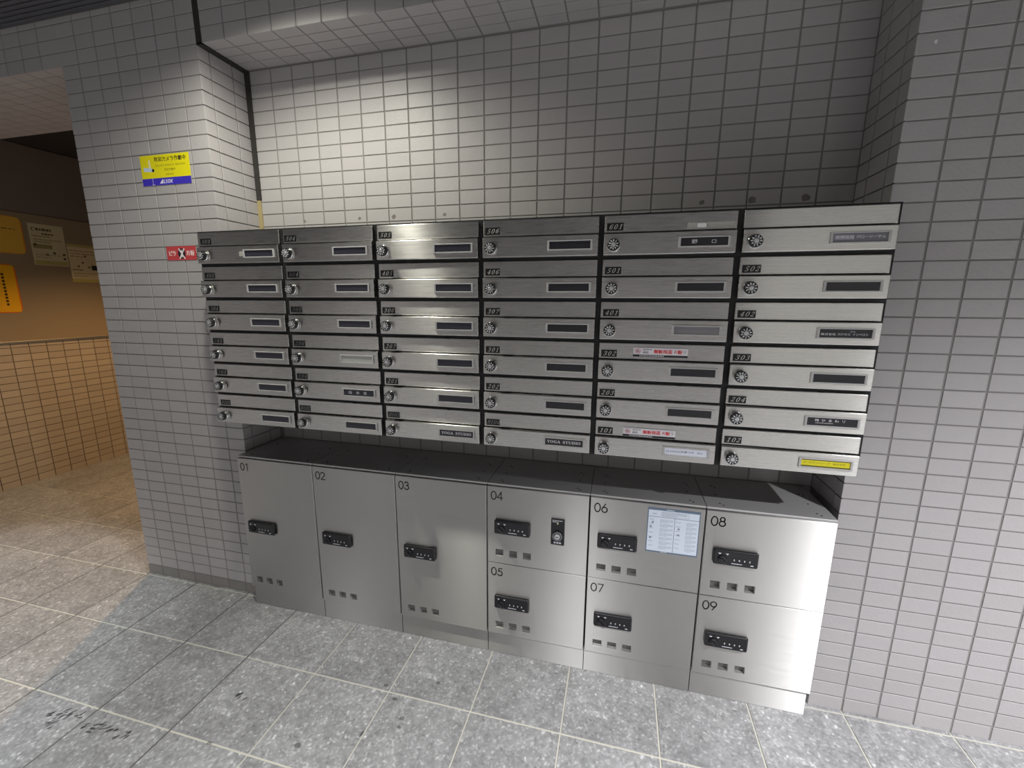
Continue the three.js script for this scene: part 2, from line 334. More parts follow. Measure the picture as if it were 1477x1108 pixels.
// wall_left: the pier between the corridor opening and the recess
const wallLeft = struct('wall_left');
mesh('backing', span(X_OPEN + 0.004, X_L - 0.004, 0, Y_CEIL + 0.02, -WALL_D, -RECESS), GROUT, wallLeft);
{
  const rests = [layTiles(wallLeft, PL(V3(0, 0, 0), EX, EY), courses(X_OPEN, range(-0.6, 0.1, 6), X_L, 0, Y_CEIL, 0.05, { base: true, hide: (u, v) => u > -0.25 && v > 0.92 && v < 1.56 }))];
  // return face into the recess (looks to +x): corner leg, whole tile, cut piece
  const ret = courses(0.0, [0.047, 0.147], -Z_B - 0.004, 0, Y_BEAM, 0.05, { hide: (u, v) => v < 0.66 || (v > 0.88 && v < 1.56) });
  const plane = { o: V3(X_L, 0, 0), u: EZ.clone().negate(), v: EY, n: EX.clone() };
  rests.push(layReturn(wallLeft, plane, ret));
  layRest(wallLeft, rests, 'tiles');
  // reveal beside the opening (looks to -x)
  const rev = mergeGeometries(courses(0.0, [0.1, 0.2, 0.3, 0.4], WALL_D, 0, Y_BEAM).map(([a, b, c, d]) => chamferTile(b - a, d - c, 0.006, 0.0011).rotateY(-Math.PI / 2).translate(X_OPEN, (c + d) / 2, -(a + b) / 2)));
  mesh('reveal_tiles', rev, TILE[0], wallLeft).userData.kind = 'stuff';
}
function layReturn(parent, plane, tiles, limit = 300) {       // a face whose u runs away from the camera: mirror the basis so that it stays right-handed
  const { o, u, v, n } = plane, flip = new THREE.Vector3().crossVectors(u, v).dot(n) < 0;
  if (!flip) return layTiles(parent, plane, tiles, 'tile', limit);
  return layTiles(parent, { o, u: u.clone().negate(), v, n }, tiles.map(([a, b, c, d, m, s]) => [-b, -a, c, d, m, s]), 'tile', limit);
}

// wall_right: pier to the right of the recess, running on out of the frame
const wallRight = struct('wall_right');
mesh('backing', span(X_R + 0.004, X_EAST, 0, Y_CEIL + 0.02, -WALL_D, -RECESS), GROUT, wallRight);
{
  const rests = [layTiles(wallRight, PL(V3(0, 0, 0), EX, EY), courses(X_R, range(2.312, 0.1, 23), X_EAST, 0, Y_CEIL))];
  const ret = courses(0, [0.047, 0.147], -Z_B - 0.004, 0, Y_BEAM);
  rests.push(layReturn(wallRight, { o: V3(X_R, 0, 0), u: EZ.clone().negate(), v: EY, n: EX.clone().negate() }, ret));
  layRest(wallRight, rests, 'tiles');
}
// wall_back: the back of the recess above and below the mailboxes
const wallBack = struct('wall_back');
mesh('backing', span(X_L - 0.02, X_R + 0.02, 0, Y_CEIL, -WALL_D, Z_B - RECESS), GROUT, wallBack);
layRest(wallBack, [layTiles(wallBack, PL(V3(0, 0, Z_B), EX, EY), courses(X_L + 0.0185, range(0.1094, 0.1, 21), X_R, 0.55, Y_BEAM, 0.05, { hide: (u, v) => v < 0.66 || (v > 0.92 && v < 1.54) }))], 'tiles');
// trim_1: the beam over the recess; trim_2: the lintel over the corridor opening
const beam = struct('trim_1');
mesh('backing', span(X_L, X_R, Y_BEAM + RECESS, Y_CEIL + 0.02, -WALL_D, -RECESS), GROUT, beam);
{
  const cols = range(0.1094, 0.1, 21);
  const rests = [layTiles(beam, PL(V3(0, 0, 0), EX, EY), courses(X_L + 0.0235, cols, X_R, Y_BEAM, Y_CEIL))];
  const sof = courses(X_L + 0.0235, cols, X_R, 0.0, -Z_B - 0.002);
  rests.push(layReturn(beam, { o: V3(0, Y_BEAM, 0), u: EX.clone(), v: EZ.clone().negate(), n: EY.clone().negate() }, sof));
  layRest(beam, rests, 'tiles');
}
const lintel = struct('trim_2');
mesh('backing', span(X_WEST, X_OPEN + 0.004, Y_BEAM + RECESS, Y_CEIL + 0.02, -WALL_D, -RECESS), GROUT, lintel);
{
  const cols = range(-0.7, -0.1, 20).reverse();
  const rests = [layTiles(lintel, PL(V3(0, 0, 0), EX, EY), courses(X_WEST, cols, X_OPEN, Y_BEAM, Y_CEIL))];
  rests.push(layReturn(lintel, { o: V3(0, Y_BEAM, 0), u: EX.clone(), v: EZ.clone().negate(), n: EY.clone().negate() }, courses(X_WEST, cols, X_OPEN, 0.0, WALL_D)));
  layRest(lintel, rests, 'tiles');
}
// trim_3: sealant in the movement joint round the recess
const sealant = struct('trim_3');
mesh('sealant_strip', span(X_L - 0.002, X_L + 0.0225, Y_BEAM - 0.004, Y_CEIL, -0.008, 0.0006), SEALANT, sealant);
mesh('sealant_strip', span(X_L - 0.002, X_L + 0.0225, Y_BEAM - 0.006, Y_BEAM + 0.002, Z_B, 0.0006), SEALANT, sealant);
mesh('sealant_strip', span(X_L - 0.002, X_L + 0.0225, 1.76, Y_BEAM, Z_B - 0.004, Z_B + 0.006), SEALANT, sealant);
mesh('silicone_strip', span(X_L - 0.002, X_L + 0.018, 1.48, 1.76, Z_B - 0.004, Z_B + 0.004), SILICONE, sealant);

// wall_corridor: west wall seen through the opening, tiled below, boarded above; it runs on into the hall
const wallWest = struct('wall_corridor');
mesh('backing', span(X_WEST - 0.18, X_WEST - 0.004, 0, Y_CEIL + 0.02, -3.3, Z_REAR), WARMGROUT, wallWest);
{
  const plane = { o: V3(X_WEST, 0, 0), u: EZ.clone().negate(), v: EY, n: EX.clone() };
  layRest(wallWest, [layReturn(wallWest, plane, courses(0.02, range(0.0518, 0.1018, 31), 3.2, 0, 1.03, 0.05, { mats: WARMTILE }))], 'tiles');
  mesh('notice_board', rbox(0.012, 0.89, 3.1, 0.003, X_WEST + 0.002, 1.4875, -1.66), BOARD, wallWest);
  mesh('board_moulding', rbox(0.02, 0.014, 3.1, 0.003, X_WEST + 0.004, 1.0375, -1.66), ALU, wallWest);
  mesh('board_moulding', rbox(0.014, 0.010, 3.1, 0.003, X_WEST + 0.004, 1.9375, -1.66), BOARD, wallWest);
  mesh('upper_panel', rbox(0.012, 0.47, 3.1, 0.003, X_WEST, 2.18, -1.66), BOARDTOP, wallWest);
  mesh('hall_plaster', span(X_WEST - 0.004, X_WEST + 0.004, 0, Y_CEIL, 0.02, Z_REAR), PLASTER, wallWest);
}
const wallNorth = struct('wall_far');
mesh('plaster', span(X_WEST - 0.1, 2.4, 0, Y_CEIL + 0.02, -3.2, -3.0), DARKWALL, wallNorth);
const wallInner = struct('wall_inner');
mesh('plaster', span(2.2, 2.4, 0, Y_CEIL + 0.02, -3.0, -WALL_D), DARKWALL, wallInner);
const wallEast = struct('wall_east');
mesh('plaster', span(X_EAST, X_EAST + 0.18, 0, Y_CEIL + 0.02, -WALL_D, Z_REAR + 0.18), PLASTER, wallEast);
// rear wall behind the camera with the daylit entrance
const wallRear = struct('wall_rear');
mesh('plaster', mergeGeometries([span(X_WEST - 0.18, 2.75, 0, Y_CEIL + 0.02, Z_REAR, Z_REAR + 0.18), span(4.35, X_EAST, 0, Y_CEIL + 0.02, Z_REAR, Z_REAR + 0.18), span(2.75, 4.35, 2.2, Y_CEIL + 0.02, Z_REAR, Z_REAR + 0.18)]), PLASTER, wallRear);
const ground = struct('ground');
mesh('pavement', span(-6, 12, -0.15, -0.01, Z_REAR + 0.18, 14), std({ color: lin(0.35, 0.35, 0.34), roughness: 0.9 }), ground);

// ceiling: slab with dark narrow slats running along the wall
const ceiling = struct('ceiling');
mesh('slab', span(X_WEST - 0.18, X_EAST + 0.18, Y_CEIL + 0.02, Y_CEIL + 0.16, -3.2, Z_REAR + 0.18), SLAT, ceiling);
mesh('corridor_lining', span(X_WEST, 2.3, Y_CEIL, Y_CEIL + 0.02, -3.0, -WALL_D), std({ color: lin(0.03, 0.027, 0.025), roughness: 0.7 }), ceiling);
{
  const slat = rbox(X_EAST - X_WEST, 0.014, 0.0165, 0.003, 0, 0, 0, 1);
  for (let k = 0; k < 10; k++) mesh('ceiling_slat', slat, SLAT, ceiling, [(X_EAST + X_WEST) / 2, Y_CEIL + 0.007, 0.013 + 0.022 * k]);
  const more = []; for (let k = 10; k < 162; k++) more.push(slat.clone().translate((X_EAST + X_WEST) / 2, Y_CEIL + 0.007, 0.013 + 0.022 * k));
  mesh('ceiling_slats', mergeGeometries(more), SLAT, ceiling).userData.kind = 'stuff';
}

// ------------------------------------------------------------------ downlights (above the frame)
function downlight(x, z, rgb, cd, deg, pen, label, y = Y_CEIL) {
  const t = thing('downlight', label, 'downlight', [x, y, z], 'recessed ceiling downlights');
  const ring = new THREE.LatheGeometry([[0.044, -0.001], [0.047, -0.006], [0.056, -0.006], [0.060, -0.001], [0.060, 0.0]].map((p) => new THREE.Vector2(...p)), 36);
  mesh('trim_ring', ring, ALU, t);
  const lamp = std({ color: lin(0.8, 0.8, 0.8), emissive: lin(...rgb), emissiveIntensity: 4, roughness: 0.5 });
  mesh('diffuser', new THREE.CylinderGeometry(0.043, 0.043, 0.003, 32).translate(0, -0.0015, 0), lamp, t);
  const s = new THREE.SpotLight(new THREE.Color().setRGB(...rgb), cd, 0, THREE.MathUtils.degToRad(deg), pen, 2);
  s.position.set(x, y - 0.012, z); s.target.position.set(x, 0, z); s.castShadow = true; s.shadow.radius = 1.4; s.shadow.mapSize.set(1024, 1024);
  scene.add(s, s.target); return t;
}
const lampNames = ['downlight over the left end of the mailbox bank', 'downlight in front of the corridor opening', 'downlight in front of the right tiled wall', 'downlight in the middle of the hall ceiling', 'downlight at the rear left of the hall'];
DOWNLIGHTS.forEach((d, i) => downlight(...d, `recessed round white ${lampNames[i]}`));
downlight(...CORRIDOR_LIGHT, 'recessed round warm downlight inside the side corridor');

// ------------------------------------------------------------------ mailboxes
const COL0 = 0.0115, CW = 0.3627, TOP = 1.583, RH = 0.12;
const NUMBERS = [['503', '504', '505', '506', '601', ''], ['403', '404', '405', '406', '501', '502'], ['304', '305', '306', '307', '401', '402'], ['205', '206', '207', '301', '302', '303'], ['103', '104', '201', '202', '203', '204'], ['B101', 'B102', 'B103', 'B104', '101', '102']];
const CARDS = {   // card kind by cell, everything else a dark blank card
  '601': ['dark', (g, x, y) => { writeGlyphs(g, '野', x + 60, y + 14, 32, '#d9d6dc'); writeGlyphs(g, '口', x + 166, y + 16, 30, '#d9d6dc', 0.13); }, 'two white characters on its card'],
  '': ['mid', (g, x, y) => { g.fillStyle = 'rgba(190,188,196,0.55)'; g.fillRect(x + 8, y + 13, 92, 34); writeGlyphs(g, '有限会社', x + 12, y + 18, 21, '#e2e1e6', 0.09); writeGlyphs(g, 'グローリーサム', x + 108, y + 18, 21, '#dcdbe0', 0.13, 1.02, 0.92); }, 'grey company name card'],
  '402': ['dark', (g, x, y) => { writeGlyphs(g, '株式会社', x + 8, y + 30, 18, '#e6e4e8', 0.12, 1.1, 0.95); writeGlyphs(g, 'カクタス', x + 90, y + 30, 17, '#e6e4e8', 0.12, 1.05, 0.9); writeGlyphs(g, 'インベスト', x + 163, y + 30, 17, '#e6e4e8', 0.12, 1.02, 0.9); writeGlyphs(g, '大会社'.slice(1), x + 150, y + 12, 12, '#bdbbc0', 0.12); }, 'white-lettered dark company card'],
  '204': ['dark', (g, x, y) => { writeGlyphs(g, '株ひまわり', x + 40, y + 10, 22, '#e4e2e6', 0.12, 1.55); faintLines(g, x + 45, y + 43, 150, 1, 8, '#b9b7bc', 7); }, 'white kana on a dark card'],
  '102': ['yellow', (g, x, y) => { writeGlyphs(g, 'ゴールデンシリーズ', x + 10, y + 19, 17, '#a59708', 0.12, 1.02, 0.9); writeGlyphs(g, '株式会社', x + 166, y + 19, 17, '#a59708', 0.12, 1.1, 0.9); }, 'bright yellow name strip'],
  '101': ['white', (g, x, y) => { g.font = '20px serif'; g.fillStyle = '#5a5d74'; g.fillText('ELEMENT', x + 10, y + 38); writeGlyphs(g, '中野', x + 102, y + 21, 17, '#5a5d74', 0.09); writeGlyphs(g, '口作', x + 145, y + 22, 15, '#5a5d74', 0.09); writeGlyphs(g, '防口', x + 196, y + 22, 16, '#5a5d74', 0.09); }, 'white lettered card'],
  'B103': ['dark', (g, x, y) => { g.font = 'bold 34px serif'; g.fillStyle = '#efedf0'; g.fillText('YOGA  STUDIO', x + 12, y + 43, 230); }, 'card reading YOGA STUDIO'],
  'B104': ['dark', (g, x, y) => { g.font = 'bold 34px serif'; g.fillStyle = '#efedf0'; g.fillText('YOGA  STUDIO', x + 12, y + 43, 230); }, 'card reading YOGA STUDIO'],
  '104': ['dark', (g, x, y) => { writeGlyphs(g, '福', x + 38, y + 16, 30, '#cfcdd2', 0.12); writeGlyphs(g, '寿', x + 104, y + 16, 30, '#cfcdd2', 0.12); writeGlyphs(g, '堂', x + 166, y + 16, 30, '#cfcdd2', 0.12); }, 'three white characters'],
  '206': ['clear', () => {}, 'pale empty holder'],
  '401': ['clear2', () => {}, 'empty clear holder'],
};
const CELL_W = 256, CELL_H = 64;
const cardKey = (n) => (n === '' ? 'none' : n);
const cardTex = canvasTex(1536, 512, (g) => {           // 6 x 6 name cards
  g.fillStyle = '#000'; g.fillRect(0, 0, 1536, 512);
  NUMBERS.forEach((row, r) => row.forEach((n, c) => {
    const x = c * CELL_W, y = r * CELL_H, [kind, draw] = CARDS[n] ?? ['dark', () => {}];
    g.fillStyle = { dark: '#2b2b32', mid: '#77767e', yellow: '#e4da1e', white: '#e9edfb', clear: '#b9bab6', clear2: '#87868a' }[kind]; g.fillRect(x, y, CELL_W, CELL_H);
    if (kind === 'dark') { g.fillStyle = c < 3 ? '#34343f' : '#2b2b30'; g.fillRect(x + 4, y + 4, CELL_W - 8, CELL_H - 8); }
    if (kind === 'yellow') { g.fillStyle = '#6b6212'; g.fillRect(x, y, CELL_W, 9); g.fillRect(x, y + 52, CELL_W, 12); }
    if (['501', '302', '203', '502', '303'].includes(n)) { g.strokeStyle = '#1f1f22'; g.lineWidth = 5; g.beginPath(); g.moveTo(x + 60, y + 40); g.lineTo(x + 150, y + 42); g.lineTo(x + 215, y + 32); g.stroke(); }
    draw(g, x, y);
  }));
});
const labelTex = canvasTex(1024, 512, (g) => {           // 6 x 6 embossed number strips
  g.fillStyle = '#0c0c0e'; g.fillRect(0, 0, 1024, 512); g.font = 'italic 62px serif'; g.textAlign = 'center';
  NUMBERS.forEach((row, r) => row.forEach((n, c) => {
    const x = c * 160, y = r * 72; g.fillStyle = '#0d0d10'; g.fillRect(x, y, 160, 72);
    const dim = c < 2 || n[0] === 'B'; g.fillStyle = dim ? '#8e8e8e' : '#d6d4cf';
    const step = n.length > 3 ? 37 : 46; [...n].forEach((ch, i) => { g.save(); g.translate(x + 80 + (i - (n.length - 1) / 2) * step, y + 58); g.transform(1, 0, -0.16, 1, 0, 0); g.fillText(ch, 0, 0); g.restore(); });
  }));
});
const CARD = std({ map: cardTex, roughness: 0.35 }), STRIP = std({ map: labelTex, roughness: 0.4 });
function atlasPlane(w, h, x0, y0, x1, y1) { // slim slab whose front face shows one cell of an atlas (canvas fractions, y down)
  const g = new THREE.BoxGeometry(w, h, 0.0006), uv = g.attributes.uv;
  for (let i = 0; i < uv.count; i++) { const front = i >= 16 && i < 20; uv.setXY(i, front ? x0 + uv.getX(i) * (x1 - x0) : x0 + 0.002, front ? 1 - y1 + uv.getY(i) * (y1 - y0) : 1 - y0 - 0.004); }
  return g;
}
// brushed steel front with slightly rolled edges; uv in metres
function steelPanel(w, h, d, r) { const g = rbox(w, h, d, r, 0, 0, -d / 2); const p = g.attributes.position, uv = g.attributes.uv; for (let i = 0; i < p.count; i++) uv.setXY(i, p.getX(i), p.getY(i)); return g; }
const dialTex = canvasTex(256, 256, (g) => {
  g.fillStyle = '#0b0b0d'; g.fillRect(0, 0, 256, 256); g.fillStyle = '#f6f7fa'; g.font = 'bold 70px sans-serif'; g.textAlign = 'center';
  for (let k = 0; k < 10; k++) { g.save(); g.translate(128, 128); g.rotate(k * Math.PI / 5 + 0.16); g.fillText(String(k), 0, -66); g.restore(); }
});
const DIALFACE = std({ map: dialTex, roughness: 0.35 });
const PEWTER = std({ color: lin(0.62, 0.62, 0.64), metalness: 0.7, roughness: 0.4 });
const MB = (() => {
  const L = (pts, n = 28) => new THREE.LatheGeometry(pts.map((p) => new THREE.Vector2(...p)), n).rotateX(Math.PI / 2);
  const frame = (() => {
    const s = new THREE.Shape(); const a = 0.0655, b = 0.0140; s.moveTo(-a, -b); s.lineTo(a, -b); s.lineTo(a, b); s.lineTo(-a, b); s.closePath();
    const h = new THREE.Path(), c = 0.0595, d = 0.0108; h.moveTo(-c, -d); h.lineTo(-c, d); h.lineTo(c, d); h.lineTo(c, -d); h.closePath(); s.holes.push(h);
    return new THREE.ExtrudeGeometry(s, { depth: 0.003, bevelEnabled: true, bevelThickness: 0.0012, bevelSize: 0.0010, bevelOffset: -0.001, bevelSegments: 2 });
  })();
  return {
    body: span(0.0002, CW - 0.0002, -RH + 0.0002, -0.0002, -0.205, 0.112),
    bodyWide: span(-0.0040, CW - 0.0002, -RH + 0.0002, -0.0002, -0.205, 0.112),
    flap: steelPanel(CW - 0.0155, 0.0465, 0.010, 0.0022), door: steelPanel(CW - 0.0155, 0.0590, 0.018, 0.0024),
    flapWide: steelPanel(CW - 0.0090, 0.0465, 0.010, 0.0022), doorWide: steelPanel(CW - 0.0090, 0.0590, 0.018, 0.0024),
    collar: L([[0.0150, 0.0], [0.0188, 0.0], [0.0188, 0.005], [0.0178, 0.0075], [0.0160, 0.0075], [0.0150, 0.004]]),
    knob: L([[0.0160, 0.002], [0.0162, 0.0165], [0.0158, 0.0188], [0.0152, 0.0192], [0.0, 0.0192]]),
    face: new THREE.CircleGeometry(0.0152, 32).translate(0, 0, 0.0195), hub: L([[0.0, 0.0208], [0.0046, 0.0208], [0.0060, 0.0203], [0.0063, 0.0190], [0.0, 0.0190]]),
    frame, strip: new THREE.BoxGeometry(0.0455, 0.0205, 0.0006),
  };
})();
const ROWNAME = ['top', 'second', 'third', 'fourth', 'fifth', 'bottom'], COLNAME = ['leftmost', 'second from left', 'third from left', 'third from right', 'second from right', 'rightmost'];
function makeMailbox(c, r) {
  const n = NUMBERS[r][c], x = COL0 + CW * c, y = TOP - RH * r, card = CARDS[n];
  const what = card ? card[2] : 'blank dark card';
  const label = n ? `mailbox ${n}, ${COLNAME[c]} in the ${ROWNAME[r]} row, with ${what}` : `unnumbered mailbox at the right end of the top row, with ${what}`;
  const t = thing('mailbox', label, 'mailbox', [x, y, 0], 'stainless mailboxes in the wall recess');
  mesh('body', c ? MB.body : MB.bodyWide, BLACKBODY, t);
  const tilt = rr(-1, 1) * 0.004, px = CW / 2;
  const wide = c === 0, fx = wide ? px - 0.0034 : px;
  const flap = mesh('mail_flap', wide ? MB.flapWide : MB.flap, STEEL, t, [fx, -0.0285, 0.1205]); flap.rotation.x = -0.02 + rr(-1, 1) * 0.006; flap.rotation.y = tilt;
  const door = mesh('door', wide ? MB.doorWide : MB.door, STEEL, t, [fx, -0.0848, 0.130]); door.rotation.y = tilt + rr(-1, 1) * 0.003; door.rotation.x = rr(-1, 1) * 0.004;
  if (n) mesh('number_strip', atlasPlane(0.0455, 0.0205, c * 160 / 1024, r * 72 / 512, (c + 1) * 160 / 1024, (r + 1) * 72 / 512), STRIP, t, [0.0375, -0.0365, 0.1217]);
  const dial = part('dial_lock', t, [0.0355, -0.0875, 0.130]);
  mesh('collar', MB.collar, CHROME, dial); mesh('knob', MB.knob, GLOSSBLACK, dial);
  const f = mesh('numeral_ring', MB.face, DIALFACE, dial); f.rotation.z = rr(-3, 3); mesh('hub', MB.hub, PEWTER, dial);
  const nx = CW - 0.0885, holder = part('name_holder', t, [nx, -0.0838, 0.1303]);
  mesh('holder_frame', MB.frame, HOLDER, holder);
  mesh('name_card', atlasPlane(0.1195, 0.0222, c * CELL_W / 1536, r * CELL_H / 512, (c + 1) * CELL_W / 1536, (r + 1) * CELL_H / 512), CARD, holder, [0, 0, 0.0012]);
  return t;
}
const boxes = NUMBERS.map((row, r) => row.map((_, c) => makeMailbox(c, r)));

// stickers on three flaps
const stickerTex = canvasTex(640, 120, (g) => {
  g.fillStyle = '#efeaf0'; g.fillRect(0, 0, 640, 120); g.fillStyle = '#1c1d26'; g.fillRect(0, 92, 640, 28);
  g.strokeStyle = '#d98d95'; g.lineWidth = 8; g.beginPath(); g.arc(58, 47, 29, 0, 6.3); g.stroke(); g.fillStyle = '#9a8a90'; g.fillRect(40, 36, 34, 22); g.beginPath(); g.moveTo(38, 26); g.lineTo(78, 68); g.stroke();
  faintLines(g, 120, 22, 100, 2, 24, '#5b5a62', 9); faintLines(g, 120, 66, 104, 1, 18, '#2c2b33', 12); faintLines(g, 80, 107, 480, 1, 18, '#e6e6ee', 11);
  writeGlyphs(g, '無断投函', 246, 20, 52, '#d8383f', 0.15, 1.04); writeGlyphs(g, 'お', 480, 24, 42, '#c9474d', 0.13); writeGlyphs(g, '断', 524, 20, 52, '#d8383f', 0.15); writeGlyphs(g, 'り', 580, 24, 42, '#4a4a50', 0.12);
});
const STICKER = std({ map: stickerTex, roughness: 0.45 });
function flapSticker(c, r, x, w, label, dy) {
  const s = mesh('sticker', atlasPlane(w, 0.0265, 0, 0, 1, 1), STICKER, boxes[r][c], [x, dy, 0.1222]); s.userData.label = label; return s;
}
flapSticker(4, 3, 0.1825, 0.1515, 'white sticker with red characters and black foot', -0.0300);
flapSticker(4, 5, 0.1665, 0.1515, 'white sticker with red characters and black foot', -0.0355);
{
  const tape = new THREE.MeshPhysicalMaterial({ color: lin(0.75, 0.73, 0.68), roughness: 0.35, transparent: true, opacity: 0.28 });
  const b = boxes[0][4];
  mesh('clear_tape', new THREE.BoxGeometry(0.118, 0.0165, 0.0003), tape, b, [0.289, -0.041, 0.1217]).userData.label = 'strip of clear tape';
  mesh('paper_slip', new THREE.BoxGeometry(0.0225, 0.0105, 0.0005), std({ color: lin(0.86, 0.86, 0.86), roughness: 0.7 }), b, [0.2665, -0.0405, 0.1221]).userData.label = 'small white paper slip';
  const tape2 = mesh('clear_tape', new THREE.BoxGeometry(0.052, 0.0165, 0.0003), tape, boxes[0][0], [0.215, -0.083, 0.1304]); tape2.userData.label = 'strip of clear tape';
}

// ------------------------------------------------------------------ parcel lockers
const LX0 = -0.003, LW = 0.3657, LZ = 0.0572, LTOP = 0.6975, LSPLIT = 0.3895, LBASE = 0.0905;
function doorGeo(w, h, ventX, ventY) {                    // sheet-steel door with three square vents cut through
  const s = new THREE.Shape(); s.moveTo(0, 0); s.lineTo(w, 0); s.lineTo(w, h); s.lineTo(0, h); s.closePath();
  for (let k = 0; k < 3; k++) { const x = ventX + k * 0.0515, y = ventY, q = new THREE.Path(), a = 0.030, b = 0.026; q.moveTo(x, y - b / 2); q.lineTo(x, y + b / 2); q.lineTo(x + a, y + b / 2); q.lineTo(x + a, y - b / 2); q.closePath(); s.holes.push(q); }
  return new THREE.ExtrudeGeometry(s, { depth: 0.012, bevelEnabled: true, bevelThickness: 0.0012, bevelSize: 0.0012, bevelOffset: -0.0012, bevelSegments: 2, curveSegments: 2 });
}
const lockTex = canvasTex(512, 208, (g) => {
  g.fillStyle = '#131319'; g.fillRect(0, 0, 512, 208); g.fillStyle = '#d9d9e0';
  for (const x of [50, 146]) { g.beginPath(); g.moveTo(x - 22, 22); g.lineTo(x + 22, 22); g.lineTo(x, 50); g.fill(); }
  g.strokeStyle = '#dfe0ea'; g.lineWidth = 12; faintLines(g, 205, 176, 220, 1, 14, '#e3e4ee', 13); g.fillRect(440, 168, 36, 16);
});
const wheelTex = canvasTex(64, 64, (g) => { g.fillStyle = '#16161b'; g.fillRect(0, 0, 64, 64); g.fillStyle = '#f0f0f4'; g.font = 'bold 52px sans-serif'; g.textAlign = 'center'; g.fillText('0', 32, 51); });
const LOCKFACE = std({ map: lockTex, roughness: 0.3 }), WHEELFACE = std({ map: wheelTex, roughness: 0.4 });
const lockBody = rbox(0.131, 0.0535, 0.014, 0.006, 0.0655, 0, 0.007, 3), lockFace = atlasPlane(0.120, 0.0435, 0, 0, 1, 1).translate(0.0655, -0.001, 0.0142);
const turnDisc = new THREE.LatheGeometry([[0.0, 0.006], [0.0125, 0.006], [0.0138, 0.0045], [0.0138, 0]].map((p) => new THREE.Vector2(...p)), 26).rotateX(Math.PI / 2);
const turnGeo = mergeGeometries([turnDisc.toNonIndexed(), rbox(0.024, 0.0075, 0.010, 0.002, 0, 0, 0.008).toNonIndexed()].map((g) => { for (const k of Object.keys(g.attributes)) if (!['position', 'normal', 'uv'].includes(k)) g.deleteAttribute(k); return g; }));
const wheelGeo = (() => { const w = atlasPlane(0.0088, 0.0105, 0, 0, 1, 1); return w; })();
function comboLock(parent, x, y) {
  const l = part('combination_lock', parent, [x, y, LZ]);
  mesh('lock_body', lockBody, GLOSSBLACK, l); mesh('lock_face', lockFace, LOCKFACE, l);
  const k = mesh('thumb_turn', turnGeo, GLOSSBLACK, l, [0.026, -0.006, 0.0142]); k.rotation.z = -0.7;
  for (let i = 0; i < 4; i++) mesh('number_wheel', wheelGeo, WHEELFACE, l, [0.0605 + i * 0.0150, -0.003, 0.0150]);
  return l;
}
const screwGeo = new THREE.CylinderGeometry(0.0032, 0.0032, 0.001, 12);
const lockerLabels = ['tall stainless parcel locker numbered 01, at left end of the row', 'tall stainless parcel locker numbered 02, between 01 and 03', 'tall stainless parcel locker numbered 03, with a bright vertical sheen', 'stainless two-door parcel locker numbered 04 and 05, with round master lock', 'stainless two-door parcel locker numbered 06 and 07, with instruction sheet', 'stainless two-door parcel locker numbered 08 and 09, at right end of the row'];
const lockers = [];
for (let c = 0; c < 6; c++) {
  const x = LX0 + LW * c, t = thing('parcel_locker', lockerLabels[c], 'locker', [x, 0, 0], 'parcel lockers under the mailboxes'); lockers.push(t);
  mesh('cabinet', span(0.001, LW - 0.001, LBASE, LTOP - 0.006, Z_B + 0.004, LZ - 0.022), VOID, t);
  mesh('top_panel', rbox(LW - 0.0016, 0.0075, LZ - 0.006 - Z_B - 0.004, 0.0016, LW / 2, LTOP - 0.0015, (LZ - 0.006 + Z_B + 0.004) / 2), STEEL_TOP, t);
  mesh('plinth', span(c ? 0.0012 : 0.006, LW - (c < 5 ? 0.0012 : 0.010), 0.0015, LBASE - 0.0008, Z_B + 0.01, LZ - 0.008), STEEL_LOCKER, t);
  const gap = 0.0028, w = LW - 2 * gap, spec = c < 3 ? [[LBASE, LTOP - 0.0075, `0${c + 1}`, 0.388, 0.1305]] : [[LSPLIT + 0.0012, LTOP - 0.0075, `0${2 * c - 2}`, 0.5405, 0.433], [LBASE, LSPLIT - 0.0012, `0${2 * c - 1}`, 0.2365, 0.131]];
  for (const [y0, y1, num, ly, vy] of spec) {
    const d = mesh('door', doorGeo(w, y1 - y0, 0.0315 - gap, vy - y0), STEEL_LOCKER, t, [gap, y0, LZ - 0.0132]);
    d.userData.label = `door numbered ${num}`;
    mesh('number_print', numeralGeo(num, 0.0165 - gap, y1 - y0 - (c < 3 ? 0.0205 : 0.0185), 0.0315, 0.0136), INK, d);
    comboLock(t, 0.0305, ly);
    mesh('vent_liner', rbox(0.15, 0.042, 0.002, 0.0008, 0.0305 + 0.066, vy, LZ - 0.0175), LINER, t);
  }
  for (const sx of [0.045, LW - 0.045]) for (const sz of [-0.125, -0.05, 0.018]) for (const e of [0, 0.012]) if (!(sz === -0.05 && e)) mesh('screw_hole', screwGeo, INK, t, [sx + e * 0.7, LTOP + 0.0023, sz + e]);
}
